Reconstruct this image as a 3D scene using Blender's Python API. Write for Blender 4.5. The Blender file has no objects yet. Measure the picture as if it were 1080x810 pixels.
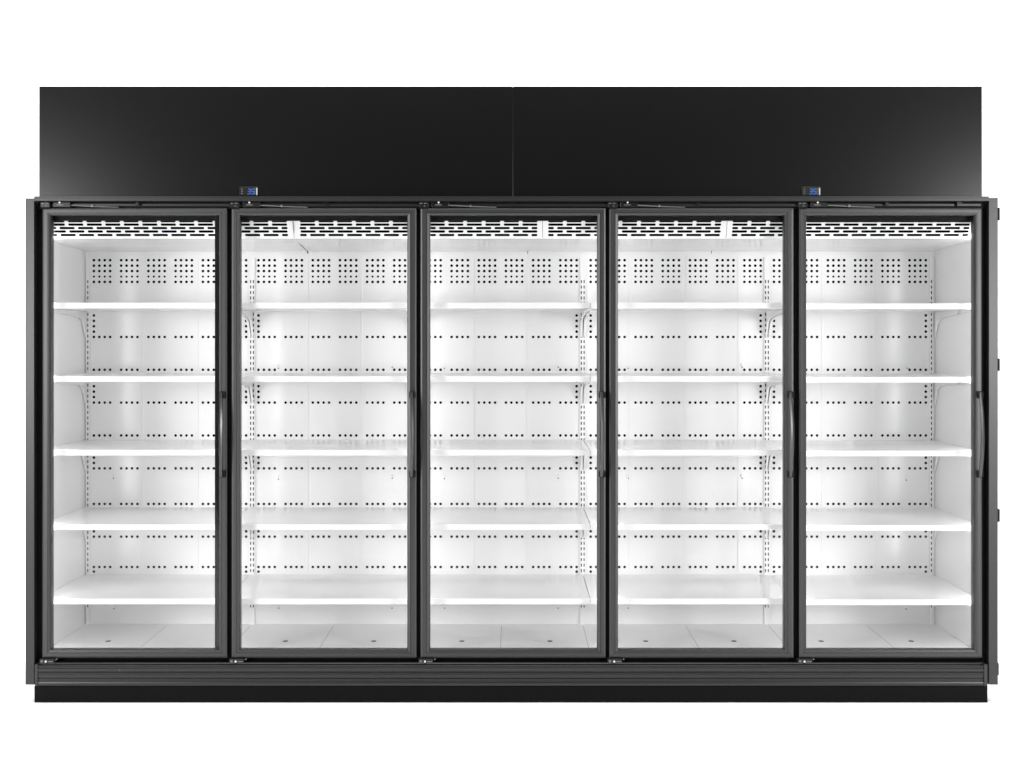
import bpy, bmesh, math, random
from mathutils import Vector
random.seed(7)
SC = bpy.context.scene
COL = SC.collection
S = 0.0039            # metres per photograph pixel on the door plane (y = 0)
D = 6.0               # camera distance to the door plane
CZ = 1.4935           # camera height


def X(px, y=0.0):
    return (px - 541) * S * (D + y) / D


def Z(py, y=0.0):
    return CZ - (py - 358) * S * (D + y) / D


# ------------------------------------------------------------------ materials
def mat(name, base, rough=0.4, metal=0.0, spec=0.5, bump=0.0, bscale=40.0, stretch=(1, 1, 1),
        rvar=0.0, emit=0.0, ecol=(1, 1, 1), cvar=0.0, coat=0.0):
    m = bpy.data.materials.new(name)
    m.use_nodes = True
    nt = m.node_tree
    b = nt.nodes['Principled BSDF']
    b.inputs['Base Color'].default_value = (*base, 1)
    b.inputs['Roughness'].default_value = rough
    b.inputs['Metallic'].default_value = metal
    b.inputs['Specular IOR Level'].default_value = spec
    b.inputs['Coat Weight'].default_value = coat
    if emit:
        b.inputs['Emission Color'].default_value = (*ecol, 1)
        b.inputs['Emission Strength'].default_value = emit
    if bump or rvar or cvar:
        tc = nt.nodes.new('ShaderNodeTexCoord')
        mp = nt.nodes.new('ShaderNodeMapping')
        mp.inputs['Scale'].default_value = stretch
        nt.links.new(tc.outputs['Object'], mp.inputs['Vector'])
        nz = nt.nodes.new('ShaderNodeTexNoise')
        nz.inputs['Scale'].default_value = bscale
        nz.inputs['Detail'].default_value = 4
        nt.links.new(mp.outputs['Vector'], nz.inputs['Vector'])
        if bump:
            bp = nt.nodes.new('ShaderNodeBump')
            bp.inputs['Strength'].default_value = bump
            bp.inputs['Distance'].default_value = 0.004
            nt.links.new(nz.outputs['Fac'], bp.inputs['Height'])
            nt.links.new(bp.outputs['Normal'], b.inputs['Normal'])
        if rvar:
            mr = nt.nodes.new('ShaderNodeMapRange')
            mr.inputs['From Min'].default_value = 0.3
            mr.inputs['From Max'].default_value = 0.7
            mr.inputs['To Min'].default_value = max(0.03, rough - rvar)
            mr.inputs['To Max'].default_value = rough + rvar
            nt.links.new(nz.outputs['Fac'], mr.inputs['Value'])
            nt.links.new(mr.outputs['Result'], b.inputs['Roughness'])
        if cvar:
            mx = nt.nodes.new('ShaderNodeMapRange')
            mx.inputs['From Min'].default_value = 0.3
            mx.inputs['From Max'].default_value = 0.7
            mx.inputs['To Min'].default_value = 1 - cvar
            mx.inputs['To Max'].default_value = 1 + cvar
            nt.links.new(nz.outputs['Fac'], mx.inputs['Value'])
            hs = nt.nodes.new('ShaderNodeHueSaturation')
            hs.inputs['Color'].default_value = (*base, 1)
            nt.links.new(mx.outputs['Result'], hs.inputs['Value'])
            nt.links.new(hs.outputs['Color'], b.inputs['Base Color'])
    return m


def glass_mat():
    m = bpy.data.materials.new('clear_glass')
    m.use_nodes = True
    nt = m.node_tree
    nt.nodes.clear()
    out = nt.nodes.new('ShaderNodeOutputMaterial')
    mix = nt.nodes.new('ShaderNodeMixShader')
    fr = nt.nodes.new('ShaderNodeFresnel')
    fr.inputs['IOR'].default_value = 1.3
    tr = nt.nodes.new('ShaderNodeBsdfTransparent')
    tr.inputs['Color'].default_value = (0.985, 0.985, 0.985, 1)
    gl = nt.nodes.new('ShaderNodeBsdfGlossy')
    gl.inputs['Roughness'].default_value = 0.02
    nt.links.new(fr.outputs[0], mix.inputs[0])
    nt.links.new(tr.outputs[0], mix.inputs[1])
    nt.links.new(gl.outputs[0], mix.inputs[2])
    nt.links.new(mix.outputs[0], out.inputs['Surface'])
    return m


M = {
    'canopy': mat('black_satin_sheet', (0.0028,) * 3, 0.23, spec=0.34),
    'frame': mat('black_anodised', (0.006,) * 3, 0.40, spec=0.65, rvar=0.008, bscale=14, stretch=(1, 1, 0.06)),
    'railh': mat('black_anodised_horizontal', (0.010,) * 3, 0.33, spec=0.42, rvar=0.008, bscale=14, stretch=(0.06, 1, 1)),
    'side': mat('black_powder_coat', (0.010,) * 3, 0.36, spec=0.45, rvar=0.03, bump=0.01, bscale=300),
    'kick': mat('black_kick_plate', (0.004,) * 3, 0.5, spec=0.06, rvar=0.05, bscale=6),
    'void': mat('shade_and_casing_black', (0.004,) * 3, 0.9, spec=0.05),  # near-black colour stands in for shade behind holes and slots; casing shares it
    'jamb': mat('black_jamb', (0.004,) * 3, 0.6, spec=0.15),
    'gasket': mat('black_rubber', (0.010,) * 3, 0.6, spec=0.3),
    'white': mat('white_enamel', (0.80,) * 3, 0.30, spec=0.4, rvar=0.04, bump=0.005, bscale=5, stretch=(0.25, 1, 4)),
    'wallw': mat('white_liner', (0.80,) * 3, 0.17, spec=0.34, rvar=0.02, bump=0.06, bscale=4, stretch=(0.15, 1, 7)),
    'shelf': mat('white_shelf_enamel', (0.82,) * 3, 0.15, spec=0.42, rvar=0.01, bump=0.01, bscale=3),
    'lip': mat('white_price_rail', (0.86,) * 3, 0.35, spec=0.4),
    'tray': mat('white_tray', (0.86,) * 3, 0.3, spec=0.4),
    'steel': mat('zinc_plated_steel', (0.62,) * 3, 0.32, metal=1.0, rvar=0.1, bscale=60),
    'dsteel': mat('dark_steel', (0.13,) * 3, 0.45, metal=0.35, rvar=0.1, bscale=60),
    'screw': mat('white_nylon', (0.5,) * 3, 0.3),
    'handle': mat('black_handle', (0.028,) * 3, 0.30, spec=0.6, rvar=0.04, bscale=30, stretch=(1, 1, 0.1)),
    'plastic': mat('black_plastic', (0.004,) * 3, 0.32, spec=0.3),
    'bezel': mat('grey_bezel', (0.004,) * 3, 0.4, spec=0.25),
    'silver': mat('silver_plastic', (0.30, 0.31, 0.29), 0.35),
    'icon': mat('pale_print', (0.22,) * 3, 0.5),
    'blue': mat('blue_segment', (0.0, 0.02, 0.08), 0.4, emit=0.5, ecol=(0.004, 0.22, 1.0)),
    'led': mat('led_diffuser', (0.8,) * 3, 0.5, emit=0.0, ecol=(1, 1, 1)),
    'cord': mat('grey_cord', (0.10,) * 3, 0.5),
    'glass': glass_mat(),
    'floor': mat('white_studio_floor', (0.90,) * 3, 0.7, spec=0.2, cvar=0.01, bscale=2),
    'back': mat('white_studio_paper', (0.90,) * 3, 0.8, spec=0.1, cvar=0.01, bscale=2),
}


# ------------------------------------------------------------------ mesh helpers
def box(bm, x0, x1, y0, y1, z0, z1, bev=0.0):
    vs = [bm.verts.new((x, y, z)) for x in (x0, x1) for y in (y0, y1) for z in (z0, z1)]
    f = [(0, 1, 3, 2), (4, 6, 7, 5), (0, 4, 5, 1), (2, 3, 7, 6), (0, 2, 6, 4), (1, 5, 7, 3)]
    fs = [bm.faces.new([vs[i] for i in q]) for q in f]
    if bev:
        es = list({e for q in fs for e in q.edges})
        bmesh.ops.bevel(bm, geom=es, offset=bev, segments=2, affect='EDGES', profile=0.5)


def cyl(bm, c, r, h, axis='y', n=16, r2=None):
    """capped cylinder from c along +axis by h"""
    r2 = r if r2 is None else r2
    rings = []
    for k, rr in ((0, r), (h, r2)):
        ring = []
        for i in range(n):
            a = 2 * math.pi * i / n
            u, v = rr * math.cos(a), rr * math.sin(a)
            p = {'y': (u, k, v), 'x': (k, u, v), 'z': (u, v, k)}[axis]
            ring.append(bm.verts.new((c[0] + p[0], c[1] + p[1], c[2] + p[2])))
        rings.append(ring)
    for i in range(n):
        j = (i + 1) % n
        bm.faces.new([rings[0][i], rings[0][j], rings[1][j], rings[1][i]])
    bm.faces.new(rings[0][::-1])
    bm.faces.new(rings[1])


def tube(bm, pts, r, n=10):
    pts = [Vector(p) for p in pts]
    prev = None
    rings = []
    for i, p in enumerate(pts):
        d = (pts[min(i + 1, len(pts) - 1)] - pts[max(i - 1, 0)]).normalized()
        up = Vector((0, 1, 0)) if abs(d.y) < 0.9 else Vector((1, 0, 0))
        a = d.cross(up).normalized()
        b = d.cross(a).normalized()
        rings.append([bm.verts.new(p + (a * math.cos(t) + b * math.sin(t)) * r)
                      for t in [2 * math.pi * k / n for k in range(n)]])
    for q in range(len(rings) - 1):
        for k in range(n):
            j = (k + 1) % n
            bm.faces.new([rings[q][k], rings[q][j], rings[q + 1][j], rings[q + 1][k]])
    bm.faces.new(rings[0][::-1])
    bm.faces.new(rings[-1])


def prism(bm, poly, x0, x1):
    """poly in (y,z) extruded along x"""
    a = [bm.verts.new((x0, y, z)) for y, z in poly]
    b = [bm.verts.new((x1, y, z)) for y, z in poly]
    n = len(poly)
    for i in range(n):
        j = (i + 1) % n
        bm.faces.new([a[i], a[j], b[j], b[i]])
    bm.faces.new(a[::-1])
    bm.faces.new(b)


def link(name, bm, m, parent=None, smooth=False):
    bmesh.ops.recalc_face_normals(bm, faces=bm.faces)
    me = bpy.data.meshes.new(name)
    bm.to_mesh(me)
    bm.free()
    me.materials.append(M[m])
    if smooth:
        for p in me.polygons:
            p.use_smooth = True
        try:
            me.set_sharp_from_angle(angle=math.radians(40))
        except Exception:
            pass
    o = bpy.data.objects.new(name, me)
    COL.objects.link(o)
    o.parent = parent
    return o


def copy_tree(o, parent, loc):
    c = o.copy()
    COL.objects.link(c)
    c.parent = parent
    c.location = loc
    for ch in list(o.children):
        d = ch.copy()
        COL.objects.link(d)
        d.parent = c
    return c


def hole_loop(cx, cz, hw, hh, n=12):
    """four side lists of points (ccw from the lower left corner) of a round / stadium hole"""
    if hw > hh:
        r, ox, oz = hh, hw - hh, 0
    else:
        r, ox, oz = hw, 0, hh - hw
    seg = max(2, n // 4)

    def pt(deg):
        a = math.radians(deg)
        c, s = math.cos(a), math.sin(a)
        return (cx + r * c + (ox if c > 1e-6 else -ox if c < -1e-6 else 0), cz + r * s + (oz if s > 1e-6 else -oz if s < -1e-6 else 0))
    sides = []
    for k in range(4):
        st = 225 + 90 * k
        L = []
        for i in range(seg + 1):
            a = st + 90 * i / seg
            if ox and abs(math.cos(math.radians(a))) < 1e-6:
                for d in ((-1, 1) if k == 0 else (1, -1)):
                    L.append((cx + d * ox, cz + r * math.sin(math.radians(a))))
                continue
            if oz and abs(math.sin(math.radians(a))) < 1e-6:
                for d in ((-1, 1) if k == 1 else (1, -1)):
                    L.append((cx + r * math.cos(math.radians(a)), cz + d * oz))
                continue
            L.append(pt(a))
        sides.append(L)
    return sides


def panel(bm, xr, zr, holes, P, depth=0.0015):
    """a sheet with real holes. holes: list of (cx, cz, hw, hh); tensor cells. P maps (u, v, w) to a point"""
    m = 1.25
    rx = lambda v: round(v, 5)
    xb, zb = {rx(xr[0]), rx(xr[1])}, {rx(zr[0]), rx(zr[1])}

    cells = {}
    for (cx, cz, hw, hh, cw, ch) in holes:
        a, b, c, d = rx(cx - cw), rx(cx + cw), rx(cz - ch), rx(cz + ch)
        xb |= {a, b}
        zb |= {c, d}
        cells[(a, c)] = (b, d, cx, cz, hw, hh)
    xs, zs = sorted(xb), sorted(zb)
    V = {}

    def vert(u, v, w=0.0):
        k = (round(u, 5), round(v, 5), w)
        if k not in V:
            V[k] = bm.verts.new(P(u, v, w))
        return V[k]
    for i in range(len(xs) - 1):
        for j in range(len(zs) - 1):
            a, b, c, d = xs[i], xs[i + 1], zs[j], zs[j + 1]
            h = cells.get((rx(a), rx(c)))
            cs = [vert(a, c), vert(b, c), vert(b, d), vert(a, d)]
            if h is None:
                bm.faces.new(cs)
                continue
            sides = hole_loop(h[2], h[3], h[4], h[5])
            for k in range(4):
                L = [vert(*p, 0.0) for p in sides[k]]
                bm.faces.new([cs[k], cs[(k + 1) % 4]] + L[::-1])
                L2 = [vert(p[0], p[1], depth) for p in sides[k]]
                for q in range(len(L) - 1):
                    bm.faces.new([L[q], L[q + 1], L2[q + 1], L2[q]])


# ------------------------------------------------------------------ the refrigerator
R = bpy.data.objects.new('display_refrigerator', None)
COL.objects.link(R)
R['label'] = 'long black five-door glass-front display refrigerator with empty lit white shelves'
R['category'] = 'refrigerator'

YB = 0.745            # back liner plane
YS = 0.09             # shelf fronts
XL, XR = X(90.2, YB), X(986, YB)
ZTOP = Z(209)
ZBOT = Z(722)

# outer carcass ---------------------------------------------------------------
bm = bmesh.new()
box(bm, X(30), X(1049), YB + 0.05, YB + 0.07, 0.03, Z(210))
link('rear_casing', bm, 'void', R)
bm = bmesh.new()
box(bm, X(38), X(1041), 0.045, YB + 0.048, Z(213.2), Z(208.6))
link('roof_casing', bm, 'void', R)
bm = bmesh.new()
box(bm, X(38), X(1041), 0.03, YB + 0.048, 0.02, Z(700) + 0.008)
link('plinth', bm, 'void', R)

# end panels
for s, (a, b, fa, fb) in ((-1, (27, 31.6, 27, 36.6)), (1, (1045, 1052.3, 1042.4, 1052.3))):
    bm = bmesh.new()
    zt = Z(209.2 if s < 0 else 208.6)
    box(bm, X(fa), X(fb), -0.004, 0.035, ZBOT, zt, 0.002)
    ep = link('end_panel', bm, 'side', R)
    bm = bmesh.new()
    box(bm, X(a) + (0.001 if s < 0 else 0), X(b) - (0.001 if s > 0 else 0), 0.0355, YB + 0.075, ZBOT, zt - 0.001, 0.0015)
    link('side_cladding', bm, 'side', ep)
    if s > 0:
        for py0, py1 in ((219, 232.3), (378, 391.3), (537, 550.5), (699.5, 712.3)):
            bm = bmesh.new()
            box(bm, X(1052.5), X(1054.7 if py0 < 690 else 1053.6), 0.0, 0.03, Z(py1), Z(py0), 0.001)
            link('joining_clip', bm, 'jamb', ep)

# black jamb plate behind the doors (with the five openings): posts and headers
LED_X = []
LED_W = 1.7
GAPS = [(226.5, 248.5), (429.5, 453), (630.5, 651.5), (826.5, 849.5)]
for k, (a, b) in enumerate(GAPS):
    bm = bmesh.new()
    box(bm, X(a, .045), X(b, .045), 0.046, 0.060, Z(698), Z(226), 0.001)
    po = link('mullion', bm, 'jamb', R)
    c = (X(a, .06) + X(b, .06)) / 2
    if k == 0:
        c = X(237, .06)
    if k == 3:
        c = X(842, .06)
    bm = bmesh.new()
    box(bm, c - 0.014, c + 0.014, 0.0605, 0.0665, Z(690), Z(236))
    hs = link('light_housing', bm, 'white', po)
    bm = bmesh.new()
    prism_y = 0.0668
    box(bm, c - 0.009, c + 0.009, prism_y, prism_y + 0.007, Z(686), Z(242))
    link('light_strip', bm, 'led', po)
    LED_X.append(c)
for s in (-1, 1):
    bm = bmesh.new()
    a, b = (36.8, 53) if s < 0 else (1028.2, 1042.2)
    box(bm, X(a, .045), X(b, .045), 0.046, 0.060, Z(698), Z(214), 0.001)
    po = link('jamb_post', bm, 'jamb', R)
    c = X(45.5, .06) if s < 0 else X(1033.5, .06)
    bm = bmesh.new()
    box(bm, c - 0.009, c + 0.009, 0.0668, 0.0738, Z(686), Z(242))
    link('light_strip', bm, 'led', po)
    LED_X.append(c)
bm = bmesh.new()
box(bm, X(53.2, .045), X(1028, .045), 0.0465, 0.0605, Z(233.0, .06), Z(213.5), 0.0)
link('header', bm, 'jamb', R)
bm = bmesh.new()
box(bm, X(846, .06), X(1029, .06), 0.0610, 0.0640, Z(234.3, .06), Z(228, .06))
link('header_trim', bm, 'jamb', R)
bm = bmesh.new()
box(bm, X(53.2, .045), X(1028, .045), 0.0465, 0.0605, Z(699.5), Z(690.5), 0.0)
link('sill_strip', bm, 'jamb', R)

# top rail
bm = bmesh.new()
prof = [(-0.012, Z(212.8)), (-0.016, Z(212.2)), (-0.016, Z(209.4)), (-0.010, Z(208.9)), (-0.010, Z(207.2)), (0.06, Z(207.2)), (0.06, Z(212.8))]
prism(bm, prof, X(36.9), X(1042.2))
link('top_rail', bm, 'railh', R)
# track strip in the recess under the rail
bm = bmesh.new()
box(bm, X(37.2), X(1041.8), 0.030, 0.0455, Z(219.6), Z(213.0))
link('recess_channel', bm, 'jamb', R)
bm = bmesh.new()
box(bm, X(48), X(1036), 0.012, 0.029, Z(217.3), Z(214.3), 0.002)
link('closer_track', bm, 'railh', R)

# canopy: two sheets
for a, b in ((41.2, 540.8), (541.1, 1035.8)):
    bm = bmesh.new()
    box(bm, X(a, .02), X(b, .02), 0.020, 0.045, Z(207.0, .02), Z(91.0, .02), 0.0012)
    cp = link('canopy_panel', bm, 'canopy', R)
    bm = bmesh.new()
    x0, x1 = X(a, .02) + 0.004, X(b, .02) - 0.004
    box(bm, x0, x1, 0.0455, 0.28, Z(91, .02) - 0.003, Z(91, .02) - 0.0015)
    link('return_flange', bm, 'canopy', cp)
    bm = bmesh.new()
    box(bm, (x0 if a < 100 else x1 - .002), (x0 + .002 if a < 100 else x1), 0.0455, 0.28, Z(207, .02), Z(91, .02) - 0.004)
    link('return_flange', bm, 'canopy', cp)

bm = bmesh.new()
box(bm, X(539, .02), X(543, .02), 0.0458, 0.05, Z(206.5, .02), Z(91.1, .02))
link('joint_strip', bm, 'side', R)

# controllers with blue digits
SEG = {'3': 'abcdg', '5': 'acdfg'}
for (x0, x1, xd) in ((252.2, 272.2, 264.8), (845.4, 865.6, 857.4)):
    y = 0.014
    bm = bmesh.new()
    box(bm, X(x0, y), X(x1, y), y, 0.0195, Z(206.6, y), Z(196.8, y), 0.0015)
    ct = link('temperature_controller', bm, 'bezel', R)
    bm = bmesh.new()
    box(bm, X(x0 + 1.4, y), X(x1 - 2.6, y), y - 0.0012, y - 0.0001, Z(205.7, y), Z(197.7, y), 0.0004)
    link('screen', bm, 'plastic', ct)
    bm = bmesh.new()
    h2, w, t = 2.6, 2.7, 0.42
    for q, ch in enumerate('35'):
        cx, cy = xd - 2.0 + q * 3.9, 202.0
        sl = 0.12

        def sg(xa, xb, ya, yb):
            v = []
            for (u, vv) in ((xa, ya), (xb, ya), (xb, yb), (xa, yb)):
                v.append((X(cx + u - sl * vv, y), y - 0.0022, Z(cy + vv, y)))
            f = [bm.verts.new(p) for p in v]
            g = [bm.verts.new((p[0], p[1] + 0.0009, p[2])) for p in v]
            bm.faces.new(f)
            bm.faces.new(g[::-1])
            for i in range(4):
                j = (i + 1) % 4
                bm.faces.new([f[i], g[i], g[j], f[j]])
        hw = w / 2
        G = {'a': (-hw, hw, -h2 - t, -h2 + t), 'g': (-hw, hw, -t, t), 'd': (-hw, hw, h2 - t, h2 + t),
             'b': (hw - t, hw + t, -h2 + t + .05, -t - .05), 'c': (hw - t, hw + t, t + .05, h2 - t - .05),
             'f': (-hw - t, -hw + t, -h2 + t + .05, -t - .05), 'e': (-hw - t, -hw + t, t + .05, h2 - t - .05)}
        for c in SEG[ch]:
            sg(*G[c])
    link('digits', bm, 'blue', ct)
    for py in (199.6, 201.9, 204.2):
        for xa, xb in ((x0 + 2.6, x0 + 3.4), (x1 - 4.2, x1 - 3.5)):
            bm = bmesh.new()
            box(bm, X(xa, y), X(xb, y), y - 0.0019, y - 0.0013, Z(py + .42, y), Z(py - .42, y))
            link('icon_print', bm, 'icon', ct)
    bm = bmesh.new()
    box(bm, X(x1 - 2.1, y), X(x1 - 0.6, y), y - 0.003, y - 0.0001, Z(205.8, y), Z(198.2, y), 0.0006)
    link('button_strip', bm, 'silver', ct)

# doors -------------------------------------------------------------------------
DOORS = [(44.5, 239.5, 53.4, 230.8), (244.2, 439.3, 252.9, 429.6), (443.5, 638.7, 453.4, 630.0),
         (642.6, 837.0, 652.0, 827.2), (842.8, 1036.0, 850.7, 1027.4)]
TOPY, BOTY, PT, PB = 219.6, 694.0, 227.2, 685.4


def door_frame(bm, L, Rr, T, B, il, ir, it, ib):
    """mitred profile: (fraction of the face width, y)"""
    prof = [(0.0, 0.042), (0.0, 0.004), (0.01, 0.0022), (0.02, 0.0017), (0.15, 0.0003), (0.2, 0.0), (0.60, 0.0), (0.615, 0.002),
            (0.655, 0.002), (0.67, 0.0004), (0.71, 0.0004), (0.96, 0.0034), (1.0, 0.0065), (1.0, 0.042)]
    g = 0.00035
    mem = []
    # corners at fraction f: left x = L+f*il ...
    def corner(f, y, c):
        x = L + f * il if c in (0, 3) else Rr - f * ir
        z = B + f * ib if c in (0, 1) else T - f * it
        return Vector((x, y, z))
    for c in range(4):
        d = (c + 1) % 4
        dirv = (corner(0, 0, d) - corner(0, 0, c)).normalized() * g
        a = [bm.verts.new(corner(f, y, c) + dirv) for f, y in prof]
        b = [bm.verts.new(corner(f, y, d) - dirv) for f, y in prof]
        for i in range(len(prof)):
            j = (i + 1) % len(prof)
            bm.faces.new([a[i], b[i], b[j], a[j]])
        bm.faces.new(a)
        bm.faces.new(b[::-1])


for k, (l, r, pl, pr) in enumerate(DOORS):
    L, Rr, T, B = X(l), X(r), Z(TOPY), Z(BOTY)
    bm = bmesh.new()
    door_frame(bm, L, Rr, T, B, (pl - l) * S, (r - pr) * S, (PT - TOPY) * S, (BOTY - PB) * S)
    dr = link('door', bm, 'frame', R)
    bm = bmesh.new()
    box(bm, X(pl) - 0.004, X(pr) + 0.004, 0.012, 0.018, Z(PB) - 0.004, Z(PT) + 0.004)
    link('glass_pane', bm, 'glass', dr)
    # gasket behind the frame
    bm = bmesh.new()
    for (a, b, c, d) in ((l + 1.5, pl - 1, BOTY - 1, TOPY + 1), (pr + 1, r - 1.5, BOTY - 1, TOPY + 1)):
        box(bm, X(a), X(b), 0.0422, 0.0455, Z(c), Z(d))
    link('gasket', bm, 'gasket', dr)
    # handle: bowed bar on two mounts
    hx = X(r - 4.6)
    bm = bmesh.new()
    zt, zb = Z(413.5), Z(502)
    n = 22
    secs = []
    for i in range(n + 1):
        t = i / n
        z = zt + (zb - zt) * t
        bow = math.sin(math.pi * t)
        yy = -0.034 - 0.020 * bow
        hw = 0.0062 + 0.0024 * bow
        xx = hx + 0.004 * math.sin(math.pi * t) - 0.001
        secs.append([bm.verts.new((xx + dx * hw, yy + dy, z)) for dx, dy in
                     ((-1, .003), (-.75, -.005), (0, -.0085), (.75, -.005), (1, .003), (.7, .007), (-.7, .007))])
    for i in range(n):
        for q in range(7):
            w = (q + 1) % 7
            bm.faces.new([secs[i][q], secs[i][w], secs[i + 1][w], secs[i + 1][q]])
    bm.faces.new(secs[0])
    bm.faces.new(secs[-1][::-1])
    hd = link('handle', bm, 'handle', dr, smooth=True)
    for zc in (Z(416.2), Z(499.4)):
        bm = bmesh.new()
        box(bm, hx - 0.011, hx + 0.0155, -0.030, -0.0003, zc - 0.014, zc + 0.014, 0.004)
        link('handle_mount', bm, 'jamb', hd)
    # bottom hinge
    bm = bmesh.new()
    box(bm, X(l - 2), X(l + 13.5), -0.012, 0.03, Z(699.2), Z(694.6), 0.002)
    hg = link('bottom_hinge', bm, 'gasket', dr)
    bm = bmesh.new()
    cyl(bm, (X(l + 5), -0.017, Z(696.9)), 0.0044, 0.0048, 'y', 14)
    link('screw', bm, 'screw', hg)
    bm = bmesh.new()
    cyl(bm, (X(l + 15.2), -0.006, Z(695.2)), 0.0019, 0.02, 'y', 10)
    link('pin', bm, 'icon', hg)
    bm = bmesh.new()
    box(bm, X(l - 0.6), X(l + 1.8), -0.0135, -0.0122, Z(698.0), Z(695.6), 0.0004)
    link('hinge_plate', bm, 'dsteel', hg)
    bm = bmesh.new()
    box(bm, X(l + 7.2), X(l + 12.5), -0.0135, -0.0122, Z(697.6), Z(696.6), 0.0003)
    link('hinge_plate', bm, 'dsteel', hg)
    # top hinge, hold-open arm, knob
    bm = bmesh.new()
    box(bm, X(l - 1.5), X(l + 8.5), -0.006, 0.028, Z(219.0), Z(213.4), 0.002)
    th = link('top_hinge', bm, 'plastic', dr)
    for (xa, xb, pa, pb) in ((-0.4, 2.0, 215.2, 214.1), (3.6, 6.6, 215.0, 214.1), (3.6, 5.2, 217.7, 217.0)):
        bm = bmesh.new()
        box(bm, X(l + xa), X(l + xb), -0.0082, -0.0062, Z(pa), Z(pb), 0.0005)
        link('hinge_plate', bm, 'dsteel', th)
    bm = bmesh.new()
    box(bm, X(l + 11.5), X(l + 30), -0.003, 0.028, Z(218.6), Z(213.2), 0.002)
    ab = link('arm_bracket', bm, 'plastic', dr)
    bm = bmesh.new()
    box(bm, X(l + 15.5), X(l + 22.5), -0.0055, -0.0035, Z(216.6), Z(215.7), 0.0005)
    link('bracket_plate', bm, 'dsteel', ab)
    bm = bmesh.new()
    cyl(bm, (X(l + 19.2), -0.0125, Z(213.8)), 0.0036, 0.009, 'y', 14)
    link('screw', bm, 'screw', ab)
    bm = bmesh.new()
    tube(bm, [(X(l + 22), 0.004, Z(216.0)), (X(l + 40), 0.004, Z(216.8)), (X(l + 54), 0.004, Z(217.6)), (X(l + 66), 0.006, Z(218.0)), (X(l + 80), 0.008, Z(218.3))], 0.0026)
    ar = link('hold_open_arm', bm, 'dsteel', dr, smooth=True)
    bm = bmesh.new()
    cyl(bm, (X(l + 52.8), -0.004, Z(217.3)), 0.005, 0.012, 'y', 12)
    link('arm_rivet', bm, 'dsteel', ar)
    bm = bmesh.new()
    kx = l + (100.5, 99, 96.5, 94, 92.5)[k]
    box(bm, X(kx - 2.8), X(kx + 2.8), 0.0, 0.011, Z(216.2), Z(214.2), 0.001)
    ts = link('track_stop', bm, 'plastic', dr)
    bm = bmesh.new()
    cyl(bm, (X(kx), -0.008, Z(215.2)), 0.0075, 0.007, 'y', 16)
    link('stop_knob', bm, 'plastic', ts)
bm = bmesh.new()
box(bm, X(1009.2), X(1010.0), -0.004, 0.02, Z(217.6), Z(212.9))
link('latch_pin', bm, 'plastic', R)
bm = bmesh.new()
box(bm, X(1010.2), X(1014.6), -0.004, 0.02, Z(214.9), Z(213.0), 0.001)
link('latch', bm, 'plastic', R)

# bumper rail and kick plate ------------------------------------------------------
prof = [(0.02, 699.1), (-0.012, 699.1), (-0.014, 699.9), (-0.012, 700.6), (-0.012, 701.2), (-0.026, 701.4), (-0.030, 702.2), (-0.0295, 703.0),
        (-0.0255, 703.4), (-0.0255, 704.6), (-0.029, 705.0), (-0.031, 706.0), (-0.031, 708.3), (-0.027, 709.1), (-0.027, 709.5),
        (-0.031, 710.1), (-0.0312, 710.9), (-0.0285, 711.4), (-0.0275, 714.9), (-0.024, 715.4), (-0.024, 715.9), (-0.0285, 716.1), (-0.0285, 717.0), (-0.026, 717.4),
        (-0.026, 719.0), (-0.030, 719.4), (-0.031, 720.6), (-0.030, 722.0), (-0.026, 723.1), (0.02, 723.1)]
bm = bmesh.new()
prism(bm, [(y, Z(p, y if y < 0 else 0)) for y, p in prof], X(40.3, -.03), X(1037.2, -.03))
br = link('bumper_rail', bm, 'railh', R)
for a, b in ((36.6, 40.0), (1037.5, 1041.6)):
    bm = bmesh.new()
    box(bm, X(a, -.03), X(b, -.03), -0.032, 0.02, Z(723.6, -.03), Z(700.6, -.03), 0.0025)
    link('end_cap', bm, 'side', br)
bm = bmesh.new()
box(bm, X(36.2), X(1041.6), 0.0, 0.028, 0.0005, Z(723.4), 0.001)
link('kick_plate', bm, 'kick', R)

# interior liner -----------------------------------------------------------------
for s in (-1, 1):
    bm = bmesh.new()
    zt0, zt1 = Z(252, YS) + 0.05, Z(266, YB) + 0.05
    x0, x1 = (XL - 0.006, XL) if s < 0 else (XR, XR + 0.006)
    box(bm, x0, x1, 0.0615, YB + 0.03, 0.15, Z(233), 0.0)
    sw = link('side_liner', bm, 'wallw', R)
    # faint dimples pressed in the side liner
bm = bmesh.new()
za, zb = Z(251.6, 0.11), Z(265.2, YB)
prism(bm, [(0.112, za), (YB - 0.001, zb), (YB - 0.001, zb + 0.02), (0.112, za + 0.02)], XL + 0.0005, XR - 0.0005)
link('top_liner', bm, 'wallw', R)
bm = bmesh.new()
box(bm, XL, XR, 0.135, YB + 0.045, za + 0.022, Z(214, .1))
link('fan_housing', bm, 'void', R)

# perforated back liner
P57 = 5.72
rows_blk = [(274.4, 1), (280.2, 1), (285.9, 1), (291.7, .8), (297.3, 1)]
rows_full = [355.4, 390.0, 424.6, 459.3, 494.0, 531.5, 566.0, 598.0]
side_rows = [332.7, 338.4, 344.1, 349.8, 401.6, 407.3, 413.1, 418.8, 471.2, 476.9, 482.6, 488.3, 543.4, 549.1, 554.7, 560.4, 602.9]
bays = [
    [99.0, 127.75, 156.5, 185.2, 214.0, 242.4],
    [272.6, 301.2, 329.9, 358.6, 387.2, 415.8],
    [447.6, 476.3, 505.0, 533.6, 562.3, 591.0],
    [623.0, 641.6, 670.3, 699.0, 727.7, 756.4, 785.1],
    [816.3, 844.6, 873.2, 901.9, 930.7, 959.3],
]
kB = S * (D + YB) / D
hr = 1.5 * kB
cw, chh = 2.55 * kB, 2.45 * kB
holes = []
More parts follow.
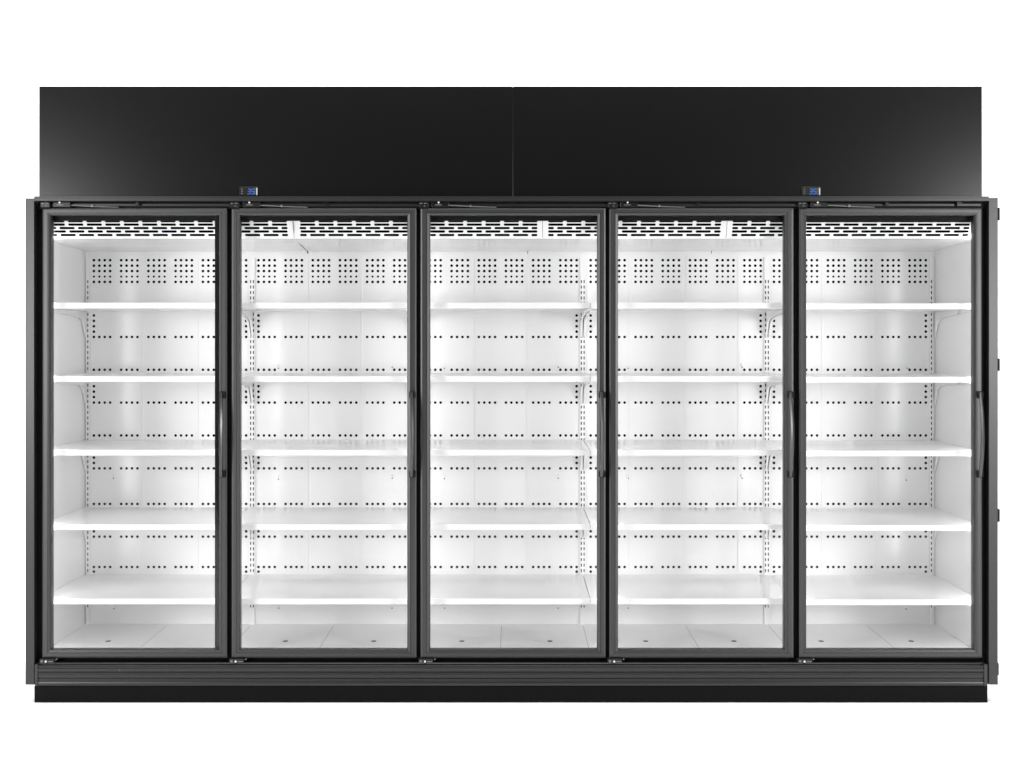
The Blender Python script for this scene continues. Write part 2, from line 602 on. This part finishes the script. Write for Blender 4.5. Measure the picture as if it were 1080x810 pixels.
for bi, gs in enumerate(bays):
    cols = []
    for gx in gs:
        cols += [gx + P57 * i for i in range(4 if gx != 623.0 else 2)]
    for c in cols:
        for (py, f) in rows_blk:
            holes.append((X(c, YB), Z(py, YB), hr * f, hr * f, cw, chh))
        for py in rows_full:
            holes.append((X(c, YB), Z(py, YB), hr * .98, hr * .98, cw, chh))
    first, last = cols[0], cols[-1]
    ends = [first, last]
    if bi == 0:
        ends = [first, last]
    for c in ends:
        for py in side_rows:
            holes.append((X(c, YB), Z(py, YB), hr, hr, cw, chh))
bm = bmesh.new()
panel(bm, (XL, XR), (Z(662, YB), Z(262, YB)), holes, lambda u, v, w: (u, YB + w, v), 0.001)
bk = link('back_liner', bm, 'wallw', R)
bm = bmesh.new()
box(bm, XL, XR, YB + 0.004, YB + 0.04, Z(662, YB), Z(262, YB))  # solid dark block close behind the holes, coloured as the plenum's shade
link('plenum_shade', bm, 'void', R)
for gs in bays:
    for i in (1, 3, 5):
        if i < len(gs):
            c = gs[i] + P57 * 3.0 + 5.6
            if c > 972 or 433 < c < 448:
                continue
            bm = bmesh.new()
            box(bm, X(c - 1.3, YB), X(c + 1.3, YB), YB - 0.0030, YB - 0.0003, Z(603, YB), Z(272, YB), 0.0006)
            link('seam_strip', bm, 'wallw', bk)
# small hook clips on the back liner
for (px, py) in [(119, 503), (293, 387), (413, 386), (468, 387), (588, 386), (662, 387), (782, 386), (956, 387), (138.5, 388),
                 (293, 504), (413, 503), (468, 503.5), (588, 503), (662, 503), (782, 503), (955, 505),
                 (119.5, 640.5), (293.5, 640), (412.8, 640), (468.2, 640), (588, 640), (662, 640), (955, 641)]:
    bm = bmesh.new()
    x, z = X(px, YB), Z(py, YB)
    box(bm, x - 0.0035, x + 0.0035, YB - 0.012, YB - 0.0003, z + 0.001, z + 0.011, 0.0012)
    cl = link('liner_clip', bm, 'white', bk)
    bm = bmesh.new()
    cyl(bm, (x + 0.003, YB - 0.0022, z - 0.006), 0.0028, 0.002, 'y', 10)
    link('clip_slot', bm, 'void', cl)

# uprights with slots
for (c, two) in ((92.6, 0), (265.8, 1), (440.4, 1), (614.6, 1), (808.9, 1), (982.4, 0)):
    yu = YB - 0.012
    k2 = S * (D + yu) / D
    hl = []
    cols = (c - 1.45, c + 1.45) if two else (c,)
    py = 297.0
    rows = []
    while py < 604:
        rows.append(py)
        py += 5.75
    rows += [639.0]
    for cc in cols:
        for p in rows:
            hl.append((X(cc, yu), Z(p, yu), 0.58 * k2, 1.75 * k2, 1.0 * k2, 2.4 * k2))
    half = 2.75 if two else 1.9
    bm = bmesh.new()
    x0, x1, z0, z1 = X(c - half, yu), X(c + half, yu), Z(658.5, YB), Z(271.5, yu)
    panel(bm, (x0, x1), (z0, z1), hl, lambda u, v, w: (u, yu + w, v), 0.001)
    bmesh.ops.recalc_face_normals(bm, faces=bm.faces)
    rim = [e for e in bm.edges if e.is_boundary and (all(abs(v.co.x - x0) < 2e-5 for v in e.verts) or all(abs(v.co.x - x1) < 2e-5 for v in e.verts) or all(abs(v.co.z - z1) < 2e-5 for v in e.verts))]
    ex = bmesh.ops.extrude_edge_only(bm, edges=rim)
    for g in ex['geom']:
        if isinstance(g, bmesh.types.BMVert):
            g.co.y = YB - 0.0003
    up = link('upright', bm, 'wallw', R)
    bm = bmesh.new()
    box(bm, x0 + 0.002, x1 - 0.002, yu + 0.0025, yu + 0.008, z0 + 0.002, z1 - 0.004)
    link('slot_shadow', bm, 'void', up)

# air grilles (sloping back towards the bottom)
def gP(u, v, w):   # u world x at y, v = photograph row
    t = (v - 231.5) / (251.8 - 231.5)
    y = 0.070 + 0.040 * t + w
    return (u, y, Z(v, 0.070 + 0.040 * t))


for (p0, p1, s0, s1, ph) in ((46.0, 309.3, 49.0, 303.2, 72.8), (309.7, 572.0, 316.2, 566.6, 336.5), (572.4, 766.2, 578.3, 760.2, 597.5), (766.6, 1030.5, 772.3, 1022.2, 791.8)):
    bm = bmesh.new()
    kk = S * (D + 0.09) / D
    vr = [231.5, 235.07, 238.72, 242.35, 246.0, 249.7, 251.8]
    for q in range(6):
        v0, v1 = vr[q], vr[q + 1]
        hl = []
        if q < 5:
            vc = (233.25, 236.9, 240.53, 244.18, 247.82)[q]
            off = ph if q in (0, 1, 3) else ph - 9.75
            n = int((s0 - off) // 19.5) - 1
            while True:
                a, b = off + 19.5 * n, off + 19.5 * n + 15.7
                n += 1
                a, b = max(a, s0), min(b, s1)
                if a >= s1 - 1:
                    break
                if b - a < 3:
                    continue
                hl.append((X((a + b) / 2, .09), vc, (b - a) / 2 * kk + 0.0009, None, (b - a) / 2 * kk + 0.0022, None))
        # work in scaled rows so that the stadium stays round
        conv = lambda u, v, w: gP(u, v / kk, w)
        hh = [(h[0], h[1] * kk, h[2], 1.32 * kk, h[4], None) for h in hl]
        hh = [(h[0], h[1], h[2], h[3], h[4], (v1 - v0) / 2 * kk) for h in hh]
        hh = [(h[0], (round(v0 * kk, 5) + round(v1 * kk, 5)) / 2, h[2], h[3], h[4], (round(v1 * kk, 5) - round(v0 * kk, 5)) / 2) for h in hh]
        panel(bm, (X(p0, .09), X(p1, .09)), (v0 * kk, v1 * kk), hh, conv, 0.001)
    bmesh.ops.remove_doubles(bm, verts=bm.verts, dist=1e-5)
    link('air_grille', bm, 'lip', R)
bm = bmesh.new()
prism(bm, [(0.074, Z(231.5, .07)), (0.1135, Z(251.2, .11)), (0.126, Z(251.2, .11)), (0.126, Z(231.5, .07))], X(46, .09), X(1030, .09))  # dark block filling the duct, its colour painted as shade behind the slots
link('duct_shade', bm, 'void', R)

# temperature probe on its cord
bm = bmesh.new()
tube(bm, [(X(309.4, .066), 0.064, Z(232.5)), (X(309.9, .09), 0.090, Z(243, .09)), (X(310.2, .11), 0.112, Z(250.5, .11)),
          (X(315.5, .35), 0.35, Z(257, .35)), (X(324.0, .70), 0.70, Z(265.2, .70))], 0.0013, 8)
tp = link('temperature_probe', bm, 'cord', R, smooth=True)
bm = bmesh.new()
tube(bm, [(X(324.0, .70), 0.70, Z(265.0, .70)), (X(324.9, .71), 0.71, Z(267.0, .71))], 0.003, 8)
link('probe_tip', bm, 'plastic', tp, smooth=True)
for px in (556.6, 750.4):
    bm = bmesh.new()
    tube(bm, [(X(px, .70), 0.70, Z(263.8, .70)), (X(px, .70), 0.70, Z(267.6, .70))], 0.0017, 8)
    link('probe_stub', bm, 'cord', R, smooth=True)

# shelves ---------------------------------------------------------------------------
EDGE = [None, 265.8, 440.4, 614.6, 808.9, None]
LIPS = [319.0, 396.6, 474.3, 552.8, 631.2]
for bi in range(5):
    x0 = XL + 0.0015 if bi == 0 else X(EDGE[bi], YB) + 0.0012
    x1 = XR - 0.0015 if bi == 4 else X(EDGE[bi + 1], YB) - 0.0012
    proto = None
    for li, py in enumerate(LIPS):
        z1 = Z(py + (0.8 if bi == 4 else 0), YS)
        if proto is None:
            bm = bmesh.new()
            box(bm, x0, x1, YS + 0.0045, YB - 0.026, -0.0235, 0.0 - 0.0015, 0.002)
            sh = link('shelf', bm, 'shelf', R)
            bm = bmesh.new()
            prof = [(YS + 0.0042, -0.0012), (YS + 0.0008, -0.0005), (YS, -0.0025), (YS, -0.0225), (YS + 0.0008, -0.0245), (YS + 0.0042, -0.0242)]
            prism(bm, prof, x0, x1)
            link('price_rail', bm, 'lip', sh)
            for s in (0, 1):
                bx = x0 + 0.0015 if s == 0 else x1 - 0.0045
                bm = bmesh.new()
                pts = [(YB - 0.014, -0.0245), (YB - 0.014, -0.143), (YB - 0.022, -0.143), (YB - 0.068, -0.077), (YB - 0.080, -0.069), (YB - 0.11, -0.060),
                       (YB - 0.206, -0.050), (YB - 0.345, -0.042), (YS + 0.06, -0.029), (YS + 0.06, -0.0245)]
                pv = [[bm.verts.new((bx + dx, y, z)) for y, z in pts] for dx in (0.0, 0.003)]
                n = len(pts)
                for i in range(n):
                    j = (i + 1) % n
                    bm.faces.new([pv[0][i], pv[0][j], pv[1][j], pv[1][i]])
                bm.faces.new(pv[0][::-1])
                bm.faces.new(pv[1])
                src = pv[1] if s == 0 else pv[0]
                dx = 0.006 if s == 0 else -0.006
                fv = [bm.verts.new((v.co.x + dx, v.co.y, v.co.z)) for v in src[2:9]]
                for i in range(6):
                    bm.faces.new([src[2 + i], src[3 + i], fv[i + 1], fv[i]])
                link('bracket', bm, 'white', sh)
            sh.location = (0, 0, z1)
            proto = sh
        else:
            copy_tree(proto, R, (0, 0, z1))

# base trays ---------------------------------------------------------------------------
zf = Z(658, YB)
tb = [90.3, 178, 265.8, 353, 440.4, 529, 614.6, 722, 808.9, 912, 985.8]
slots = [114, None, 301, 394, 487, 580, 681, 774, 866, 961]
for i in range(10):
    bm = bmesh.new()
    a, b = X(tb[i], YB) + 0.0006, X(tb[i + 1], YB) - 0.0006
    hl = []
    if slots[i]:
        hl.append((X(slots[i], .362), 0.362, 0.012, 0.0165, 0.022, 0.022))
    panel(bm, (a, b), (0.064, YB - 0.0005), hl, lambda u, v, w: (u, v, zf - w), 0.001)
    link('base_tray', bm, 'tray', R)

# ------------------------------------------------------------------ the setting
bm = bmesh.new()
v = [bm.verts.new(p) for p in ((-14, -14, 0), (14, -14, 0), (14, 2.6, 0), (-14, 2.6, 0))]
bm.faces.new(v)
fl = link('floor', bm, 'floor')
fl['kind'] = 'structure'
bm = bmesh.new()
ring = [(2.6 + 1.2 * math.sin(math.radians(a)), 1.2 - 1.2 * math.cos(math.radians(a))) for a in range(0, 91, 6)] + [(3.8, 8.0)]
pa = [bm.verts.new((-14, y, z)) for y, z in ring]
pb = [bm.verts.new((14, y, z)) for y, z in ring]
for i in range(len(ring) - 1):
    bm.faces.new([pa[i], pb[i], pb[i + 1], pa[i + 1]])
bd = link('backdrop', bm, 'back', smooth=True)
bd['kind'] = 'structure'


# ------------------------------------------------------------------ lights
def area(name, loc, target, sx, sy, power, spread=180):
    l = bpy.data.lights.new(name, 'AREA')
    l.shape = 'RECTANGLE'
    l.size, l.size_y = sx, sy
    l.energy = power
    l.spread = math.radians(spread)
    o = bpy.data.objects.new(name, l)
    COL.objects.link(o)
    o.location = loc
    d = Vector(target) - Vector(loc)
    o.rotation_euler = d.to_track_quat('-Z', 'Y').to_euler()
    o['kind'] = 'helper'
    return o


def led(x, turn, power=LED_W):
    l = bpy.data.lights.new('led_lamp', 'AREA')
    l.shape = 'RECTANGLE'
    l.size, l.size_y = 0.010, Z(242) - Z(686)
    l.energy = power
    o = bpy.data.objects.new('led_lamp', l)
    COL.objects.link(o)
    o.location = (x, 0.0755, (Z(242) + Z(686)) / 2)
    o.rotation_euler = (math.radians(90), 0, math.radians(turn))
    o['kind'] = 'helper'
    return o


for i, x in enumerate(LED_X):
    if i < 4:
        led(x - 0.0055, 34)
        led(x + 0.0055, -34)
    else:
        led(x, -35 if x < 0 else 35, LED_W * 2.45)
area('backdrop_lamp', (0, 1.7, 5.6), (0, 3.3, 1.2), 12, 0.8, 850)
area('overhead_softbox', (0, -1.6, 5.2), (0, -1.3, 0), 8, 1.6, 240, 120)
area('front_softbox', (0, -4.6, 4.7), (0, 0.3, 1.3), 7, 1.2, 80)
area('left_softbox', (-4.46, -5.4, 1.7), (-1.6, 0, 1.6), 1.5, 1.6, 250)
area('right_softbox', (4.43, -5.4, 1.7), (1.6, 0, 1.6), 1.4, 1.5, 260)

w = bpy.data.worlds.new('World')
SC.world = w
w.use_nodes = True
w.node_tree.nodes['Background'].inputs[0].default_value = (1, 1, 1, 1)
w.node_tree.nodes['Background'].inputs[1].default_value = 0.03

# ------------------------------------------------------------------ camera
cam = bpy.data.cameras.new('camera')
co = bpy.data.objects.new('camera', cam)
COL.objects.link(co)
co.location = (0, -D, CZ)
co.rotation_euler = (math.radians(90), 0, 0)
cam.sensor_width = 36
cam.lens = 36 * D / (1080 * S)
cam.shift_x = -1.0 / 1080
cam.shift_y = -(405 - 358) / 1080
cam.clip_end = 200
SC.camera = co

SC.view_settings.view_transform = 'Standard'
SC.view_settings.look = 'None'
SC.view_settings.exposure = 0
SC.view_settings.gamma = 1
SC.cycles.max_bounces = 16
SC.cycles.diffuse_bounces = 8
SC.cycles.glossy_bounces = 4
SC.cycles.transparent_max_bounces = 16
SC.cycles.use_denoising = True
SC.cycles.denoiser = 'OPENIMAGEDENOISE'
SC.cycles.denoising_prefilter = 'ACCURATE'
SC.cycles.denoising_quality = 'HIGH'
SC.cycles.caustics_reflective = False
SC.cycles.caustics_refractive = False
